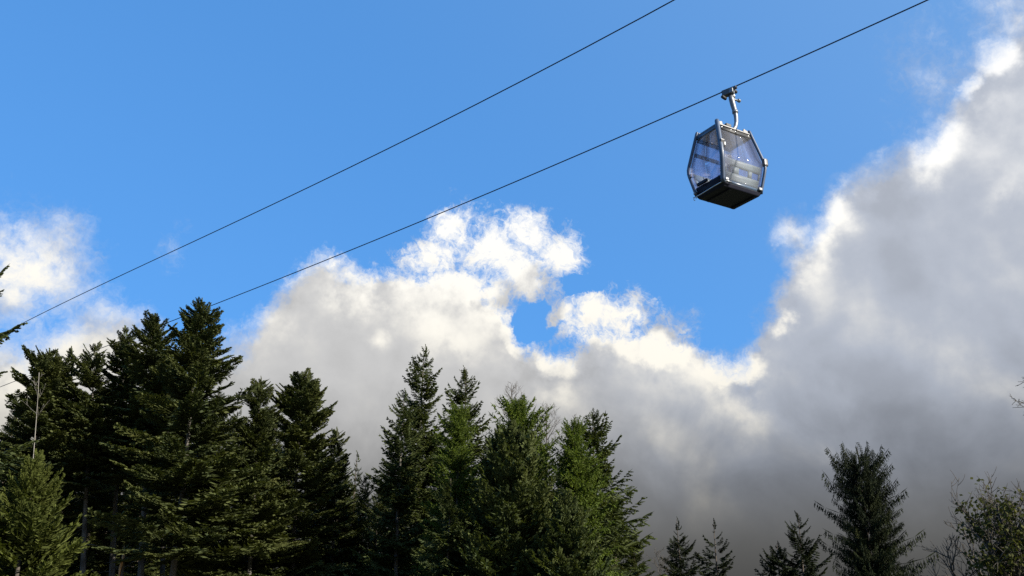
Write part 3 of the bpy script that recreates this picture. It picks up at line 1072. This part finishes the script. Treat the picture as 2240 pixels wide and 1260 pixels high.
for i, (px, py, dd, prof, cb, lab) in enumerate(FIRS):
    conifer('fir_tree', lab, 'fir', px, py, dd, prof, M_FIR, 100 + i, cb, M_BARK, FG, rich=1.3, dens=1.15,
            stubs=14 if cb > 0.3 else 5, lean=((-1.8 if cb > 0.44 else -0.5), 0.2))

conifer('spruce_tree', 'tiny thin spruce tip peeping out between the fir stand and the middle group', 'spruce', 782, 985, 66,
        [(40, 10), (100, 26), (250, 50)], M_SPRUCE, 131, 0.1, gaps=0.1)

# ------------------------------------------------------------------ the middle group of spruces and larches
MG = 'spruces and larches of the middle group'
conifer('spruce_tree', 'tallest spruce of the middle group with a slim pointed top', 'spruce', 927, 753, 52,
        [(20, 12), (51, 30), (107, 48), (160, 54), (260, 82), (420, 105)], M_SPRUCE, 201, 0.12, M_BARK, MG, dens=1.1, gaps=0.08, stubs=8)
conifer('spruce_tree', 'dense spruce forming the left shoulder of the tallest middle spruce', 'spruce', 883, 850, 49,
        [(30, 18), (82, 38), (160, 58), (230, 70), (400, 95)], M_SPRUCE, 202, 0.06, M_BARK, MG, dens=1.15)
conifer('spruce_tree', 'dark airy spruce with upswept limbs right of the tallest middle spruce', 'spruce', 1018, 799, 55,
        [(20, 13), (41, 27), (95, 42), (122, 56), (200, 66), (400, 90)], M_SPRUCE, 203, 0.08, M_DARKBARK, MG, gaps=0.18)
conifer('larch_tree', 'light green round-topped larch in front of the dark airy spruce', 'larch', 1003, 886, 46,
        [(20, 22), (45, 34), (75, 42), (113, 52), (220, 66), (380, 80)], M_LARCH, 204, 0.08, M_DARKBARK, MG, dens=1.3, ws=0.85)
conifer('larch_tree', 'green larch beneath the bare twig tops in the middle group', 'larch', 1137, 872, 50,
        [(20, 16), (45, 38), (100, 64), (180, 90), (300, 110)], M_LARCH, 205, 0.1, M_DARKBARK, MG, dens=1.25)
conifer('spruce_tree', 'bushy dark spruce in front of the green larch below the bare twigs', 'young', 1120, 926, 44,
        [(30, 20), (80, 50), (150, 82), (250, 110), (340, 128)], M_SPRUCE, 206, 0.04, M_DARKBARK, MG, dens=1.0)
conifer('larch_tree', 'yellow-green larch with a twiggy tip left of the right edge spruce', 'larch', 1255, 912, 47,
        [(16, 6), (44, 26), (96, 46), (218, 84), (350, 110)], M_LARCH, 207, 0.06, M_DARKBARK, MG, dens=1.25)
conifer('spruce_tree', 'spruce with long upturned limbs at the right edge of the middle group', 'spruce', 1295, 899, 50,
        [(10, 12), (26, 22), (61, 46), (113, 72), (173, 98), (236, 120), (340, 150)], M_SPRUCE, 208, 0.04, M_DARKBARK, MG, gaps=0.05, dens=1.05)
conifer('spruce_tree', 'low dark spruce at the foot of the middle group, below the round-topped larch', 'spruce', 985, 1040, 44,
        [(40, 24), (100, 50), (220, 90)], M_SPRUCE, 209, 0.04, M_DARKBARK, MG)
conifer('spruce_tree', 'low olive spruce at the foot of the middle group, below the yellow-green larch', 'young', 1235, 1075, 42,
        [(40, 26), (100, 60), (190, 95)], M_SPRUCE, 210, 0.04, M_DARKBARK, MG)

# ------------------------------------------------------------------ deep forest behind
BG = 'trees deep behind the front rows'
src = []
for v in range(3):
    Hb = 17.0
    me_c = crown_mesh('crown', 'fir', Hb, 1.2, (lambda d: 0.15 + 0.62 * d ** 0.68), (0, 0), M_FIR, 400 + v, 0.7, 0.85)
    me_t = trunk_mesh(Hb, 0.24, (0, 0), M_DARKBARK, 410 + v, 8, (1.0, 7.0))
    src.append((me_c, me_t, Hb))
rb = random.Random(77)
NEAR = [(80, 'the blunt fir at far left'), (155, 'the narrow pointed fir'), (215, 'the flat-topped fir'), (278, 'the fir left of the two tallest'),
        (340, 'the second tallest fir'), (441, 'the tallest fir'), (545, 'the slim fir'), (655, 'the open-topped fir'), (742, 'the small fir ending the stand'),
        (850, 'the left shoulder spruce'), (930, 'the slim-topped middle spruce'), (1010, 'the round-topped larch'), (1120, 'the bushy middle spruce'),
        (1215, 'the yellow-green larch'), (1340, 'the right edge spruce')]
BACKED = {}
BACK = [(35, 905, 72), (95, 860, 76), (140, 880, 70), (190, 865, 79), (240, 850, 72), (300, 800, 80), (360, 815, 74), (420, 850, 82), (480, 860, 73), (520, 900, 80),
        (560, 925, 70), (605, 905, 77), (640, 940, 71), (700, 960, 78), (745, 1010, 70), (165, 960, 66), (265, 930, 65), (330, 945, 67), (220, 1000, 62), (110, 1000, 64),
        (800, 1040, 60), (828, 1075, 57), (775, 1060, 58), (850, 1010, 66), (905, 985, 70), (960, 950, 68), (1015, 975, 64), (1070, 955, 67), (1120, 985, 70), (1180, 960, 64), (1235, 985, 68),
        (1290, 1010, 66), (1340, 1080, 63), (1385, 1160, 60)]
for i, (px, py, dd) in enumerate(BACK):
    tip = at(px, py, dd)
    gz = ground_z(tip.x, tip.y)
    s = (tip.z - gz) / src[i % 3][2]
    r = empty('fir_tree', (tip.x, tip.y, gz))
    r.rotation_euler = (0, 0, rb.uniform(0, 6.28))
    r.scale = (s * rb.uniform(0.95, 1.3), s * rb.uniform(0.95, 1.3), s)
    r['group'] = BG + (' on the left' if px < 790 else ' in the middle')
    near = min(NEAR, key=lambda q_: abs(q_[0] - px))[1]
    BACKED.setdefault(near, []).append((px, r))
    link('trunk', src[i % 3][1], r)
    link('crown', src[i % 3][0], r)
for near, lst_ in BACKED.items():
    lst_.sort(key=lambda q_: q_[0])
    for j, (px, r) in enumerate(lst_):
        w = {1: [''], 2: ['left ', 'right '], 3: ['left ', 'middle ', 'right ']}.get(len(lst_), ['far left ', 'left ', 'right ', 'far right '])[j]
        tag(r, w + 'of the shaded dark firs behind ' + near if w else 'shaded dark fir deep behind ' + near, 'tree')

# ------------------------------------------------------------------ trees at the left edge
conifer('spruce_tree', 'near spruce at the left edge whose drooping limbs reach into the picture', 'spruce', -68, 515, 33,
        [(50, 44), (80, 72), (150, 92), (195, 124), (240, 128), (300, 130), (400, 150), (500, 215), (570, 225), (700, 225)], M_SPRUCE, 301, 0.12, M_DARKBARK, None,
        gaps=0.25, dens=0.95, rich=1.5, ws=0.8, r0=0.26)
conifer('spruce_tree', 'sunlit yellow-green young spruce in the bottom left corner', 'young', 88, 985, 27,
        [(22, 8), (60, 28), (90, 52), (150, 82), (215, 112), (270, 135)], M_YOUNG, 302, 0.04, M_TWIG, None, dens=1.25, rich=1.5, r0=0.07, ws=0.6)
conifer('spruce_tree', 'second young spruce at the bottom left, behind the sunlit yellow-green one', 'young', 22, 1085, 30,
        [(40, 26), (100, 55), (180, 80)], M_YOUNG, 303, 0.04, M_TWIG, None, r0=0.07, rich=1.4, ws=0.65)


def limb_path(p, d, L, r, rng, droop=0.0, n=6, wob=0.12):
    pts_ = [(p.copy(), r)]
    d = d.normalized()
    for i in range(n):
        d = (d + Vector((rng.uniform(-wob, wob), rng.uniform(-wob, wob), rng.uniform(-wob, wob) + droop))).normalized()
        p = p + d * (L / n)
        pts_.append((p.copy(), max(0.004, r * (1 - (i + 1) / n) ** 0.8 + 0.25 * r * (1 - (i + 1) / n))))
    return pts_


def grow(paths, p, d, L, r, depth, rng, kids, spread, ratio, up, ends):
    path = limb_path(p, d, L, r, rng, up, 6)
    paths.append(path)
    if depth == 0:
        ends.append(path)
        return
    for k in range(kids[depth - 1]):
        i = min(5, int((0.25 + 0.72 * (k + rng.random()) / kids[depth - 1]) * 6))
        q, rr = path[i]
        dd = (path[i + 1][0] - path[i][0]).normalized()
        side = dd.orthogonal()
        side.rotate(Matrix.Rotation(rng.uniform(0, 6.283), 3, dd))
        a = spread * rng.uniform(0.7, 1.25)
        nd = dd * math.cos(a) + side * math.sin(a)
        grow(paths, q, nd, L * ratio * rng.uniform(0.7, 1.2), max(0.006, rr * 0.55), depth - 1, rng, kids, spread, ratio, up, ends)


def bare_tree(name, label, px, py, dist, crown_h, width, seed, mat, trunk_r, up=0.10, n_limb=12, kids=(4, 5), spread=0.75, lean=(0, 0), group=None, limb_r=0.014):
    """Leafless tree: straight stem and fine rising twigs in its uppermost crown_h metres."""
    rng = random.Random(seed)
    tip = at(px, py, dist)
    bx, by = tip.x - lean[0], tip.y - lean[1]
    gz = ground_z(bx, by)
    H = tip.z - gz
    root = empty(name, (bx, by, gz))
    tag(root, label, 'tree', group)
    link('trunk', trunk_mesh(H, trunk_r, lean, mat, seed), root)
    paths, ends = [], []
    for k in range(n_limb):
        f = (k + rng.random()) / n_limb
        z = H - crown_h * (0.06 + 0.94 * f)
        a = k * 2.4 + rng.uniform(-0.4, 0.4)
        l = width * (0.25 + 0.75 * f ** 0.8)
        t = z / H
        p = Vector((lean[0] * t, lean[1] * t, z))
        e = rng.uniform(0.45, 0.95)
        d = Vector((math.cos(a) * math.cos(e), math.sin(a) * math.cos(e), math.sin(e)))
        grow(paths, p, d, l, limb_r * (1 + 0.4 * f), len(kids), rng, kids, spread, 0.55, up, ends)
    me = tubes('branches', paths, mat, 4, True)
    link('branches', me, root)
    return root


bare_tree('birch_tree', 'bare grey twig top standing above the green larch in the middle group', 1120, 843, 53, 2.6, 1.5, 501, M_TWIG, 0.12,
          n_limb=16, kids=(4, 4), spread=0.6)
bare_tree('birch_tree', 'rounded bare twig top right of the green larch in the middle group', 1196, 890, 52, 3.2, 1.7, 502, M_TWIG, 0.12,
          n_limb=18, kids=(4, 4), spread=0.7)
bare_tree('birch_tree', 'small bare twig tip above the yellow-green larch in the middle group', 1256, 906, 48, 1.2, 0.6, 503, M_TWIG, 0.08,
          n_limb=8, kids=(3,), spread=0.6)
bare_tree('dead_tree', 'slender pale dead stem standing before the left end of the fir stand', 84, 815, 45, 2.4, 0.9, 504, M_DEAD, 0.024,
          n_limb=6, kids=(3,), spread=0.6, lean=(-1.5, 0), limb_r=0.004)


def snag(label, px, py, dist, seed, mat_top):
    """Broken trunk with a torn bright splinter."""
    rng = random.Random(seed)
    tip = at(px, py, dist)
    gz = ground_z(tip.x, tip.y)
    H = tip.z - gz
    root = empty('broken_tree', (tip.x, tip.y, gz))
    tag(root, label, 'tree')
    pth = [((0.35 * (1 - f), 0, H * f * 0.93), 0.13 - 0.06 * f) for f in (0, .2, .4, .6, .8, 1)]
    link('trunk', tubes('trunk', [pth], M_DARKBARK, 8), root)
    sp_ = [((-0.02, -0.08, H * 0.62), 0.03), ((0.0, -0.12, H * 0.75), 0.07), ((0.08, -0.1, H * 0.9), 0.06), ((0.02, -0.05, H), 0.012)]
    link('splinter', tubes('splinter', [sp_], mat_top, 6), root)


snag('snapped trunk with a torn orange splinter standing among the bare fir trunks', 272, 1195, 52, 5, M_SPLIT)

# ------------------------------------------------------------------ trees on the right
conifer('spruce_tree', 'small spruce with a long bare leader right of the middle group', 'spruce', 1481, 1130, 62,
        [(14, 3), (24, 12), (60, 22), (68, 38), (98, 46), (140, 62)], M_DROOP, 601, 0.05, gaps=0.12, dens=0.95, rich=1.3, ws=0.8)
conifer('spruce_tree', 'thin ragged small spruce with a bare spindly leader', 'spruce', 1561, 1134, 62,
        [(30, 5), (54, 28), (80, 34), (103, 50), (140, 66)], M_DROOP, 602, 0.05, gaps=0.42, dens=0.8)
conifer('spruce_tree', 'lower of the two small spruces left of the big drooping spruce', 'spruce', 1698, 1183, 64,
        [(16, 10), (45, 32), (75, 50), (130, 70)], M_DROOP, 603, 0.05, gaps=0.1, rich=1.3, ws=0.8)
conifer('spruce_tree', 'taller of the two small spruces left of the big drooping spruce', 'spruce', 1743, 1117, 64,
        [(18, 9), (43, 27), (80, 38), (118, 62), (160, 78)], M_DROOP, 604, 0.05, gaps=0.22, rich=1.3, ws=0.8)
bare_tree('bare_shrub', 'sparse twiggy sapling top beside the small bare-leader spruce', 1440, 1205, 60, 2.2, 1.4, 605, M_TWIG, 0.05, n_limb=10, kids=(3, 3))
BIGX = []
tipb = at(1872, 968, 44)
kb = px_per_m(tipb)
Hb_ = tipb.z - ground_z(tipb.x, tipb.y)
for dy, w, a in [(115, 96, 3.3), (150, 108, 3.0), (195, 100, 3.25), (228, 108, 2.95), (270, 92, 3.3), (75, 78, 0.35), (118, 92, -0.15), (205, 128, 0.1), (236, 134, -0.2),
                 (60, 70, 2.8), (62, 66, 0.2), (285, 105, 0.3), (300, 110, 3.1)]:
    BIGX.append((Hb_ - dy / kb * 1.03, w / kb, a))
conifer('spruce_tree', 'big old spruce with curtains of drooping twigs and long upcurved limbs', 'droop', 1872, 968, 44,
        [(25, 8), (38, 40), (58, 62), (90, 66), (130, 62), (200, 66), (290, 78)], M_DROOP, 610, 0.05, M_DARKBARK, None,
        gaps=0.04, dens=3.0, rich=1.7, extra=BIGX)


def broadleaf(label, px, py, dist, seed, stems, leaf_clumps, leaf_n):
    rng = random.Random(seed)
    top = at(px, py, dist)
    gz = ground_z(top.x, top.y)
    H = top.z - gz
    root = empty('broadleaf_tree', (top.x, top.y, gz))
    tag(root, label, 'tree')
    paths, ends = [], []
    trunkp = []
    for (dx, dy, f) in stems:
        p = Vector((dx * 0.15, dy * 0.15, 0))
        tipv = Vector((dx, dy, H * f))
        pth = []
        n = 9
        for i in range(n + 1):
            t = i / n
            q = p.lerp(tipv, t) + Vector((math.sin(5 * t + dx) * 0.10, math.cos(4 * t + dy) * 0.10, 0)) - Vector((dx, dy, 0)) * 0.25 * math.sin(math.pi * t)
            pth.append((q, 0.085 * (1 - t) ** 0.7 + 0.008))
        trunkp.append(pth)
        for k in range(15):
            t = 0.42 + 0.56 * (k + rng.random()) / 15
            i = min(n - 1, int(t * n))
            q = pth[i][0].lerp(pth[i + 1][0], t * n - i)
            a = k * 2.4 + rng.uniform(-0.5, 0.5)
            e = rng.uniform(0.35, 1.0)
            grow(paths, q, Vector((math.cos(a) * math.cos(e), math.sin(a) * math.cos(e), math.sin(e))), rng.uniform(0.7, 1.3) * (1.15 - 0.5 * t), 0.018, 2, rng,
                 (3, 4), 0.65, 0.6, 0.06, ends)
    link('trunk', tubes('trunk', trunkp, M_DARKBARK, 7), root)
    link('branches', tubes('branches', paths, M_TWIG, 4), root)
    nr = np.random.default_rng(seed)
    B, Dd, L, W, N = [], [], [], [], []
    picks = [e for e in ends if rng.random() < leaf_clumps]
    for e in picks:
        c = np.array(e[rng.randint(2, 5)][0])
        if c[2] > 0.9 * H and rng.random() < 0.5:
            continue
        for _ in range(leaf_n):
            B.append(c + nr.normal(0, 0.10, 3))
            d = nr.normal(0, 1, 3) + np.array([0, 0, -0.5])
            Dd.append(d / np.linalg.norm(d))
            L.append(nr.uniform(0.07, 0.12))
            W.append(nr.uniform(0.03, 0.05))
            N.append(nr.normal(0, 1, 3))
    B, Dd, L, W, N = map(np.array, (B, Dd, L, W, N))
    n = len(B)
    side = np.cross(Dd, N)
    side /= np.linalg.norm(side, axis=1, keepdims=True) + 1e-9
    mid = B + Dd * (L * 0.45)[:, None]
    V = np.stack([B, mid + side * W[:, None], B + Dd * L[:, None], mid - side * W[:, None]], 1).reshape(-1, 3)
    Q = (np.arange(n) * 4)[:, None] + np.array([[0, 1, 2, 3]])
    link('crown', mesh_np('crown', V, None, Q, M_LEAF, np.repeat(nr.random(n), 4)), root)
    return root


broadleaf('multi-stemmed broadleaf tree with thin autumn leaves at the right edge', 2200, 1115, 24, 701,
          [(-0.75, 0.2, 0.97), (-0.35, -0.4, 1.0), (0.3, 0.3, 1.0), (1.0, -0.2, 1.02), (-0.8, -0.3, 0.8)], 0.34, 14)
bare_tree('bare_shrub', 'bare leafless shrub leaning left of the broadleaf tree at the right edge', 2105, 1140, 25, 2.2, 1.3, 702, M_TWIG, 0.035, n_limb=11,
          kids=(4, 3), spread=0.5, up=0.06, lean=(-0.6, 0))
bare_tree('bare_shrub', 'low bare twigs fanning out at the foot of the leaning shrub', 2070, 1195, 24, 1.5, 1.2, 703, M_TWIG, 0.03, n_limb=10,
          kids=(3, 3), spread=0.45, up=0.06, lean=(-0.4, 0))


def edge_larch():
    """Nearly bare larch just outside the picture; two of its limbs reach in at the right edge."""
    rng = random.Random(9)
    c = at(2330, 700, 22)
    gz = ground_z(c.x, c.y)
    H = c.z - gz + 1.0
    root = empty('larch_tree', (c.x, c.y, gz))
    tag(root, 'nearly bare larch whose twig tips reach in at the right edge', 'tree')
    link('trunk', trunk_mesh(H, 0.16, (0, 0), M_DARKBARK, 12), root)
    paths, ends = [], []
    foot = Vector((c.x, c.y, gz))
    aims = [(2212, 886), (2226, 905), (2230, 830), (2236, 850)]
    for ax, ay in aims:
        e = at(ax, ay, 22) - foot
        s = Vector((0, 0, e.z - 0.15))
        v = e - s
        grow(paths, s, v, v.length, 0.022, 2, rng, (5, 7), 0.7, 0.30, 0.0, ends)
    for k in range(22):
        z = H * (0.35 + 0.62 * k / 22)
        a = k * 2.4
        grow(paths, Vector((0, 0, z)), Vector((math.cos(a), math.sin(a), 0.1)), 0.35 + 0.75 * (1 - k / 22), 0.018, 2, rng, (4, 5), 0.7, 0.35, 0.0, ends)
    link('branches', tubes('branches', paths, M_TWIG, 4), root)


edge_larch()
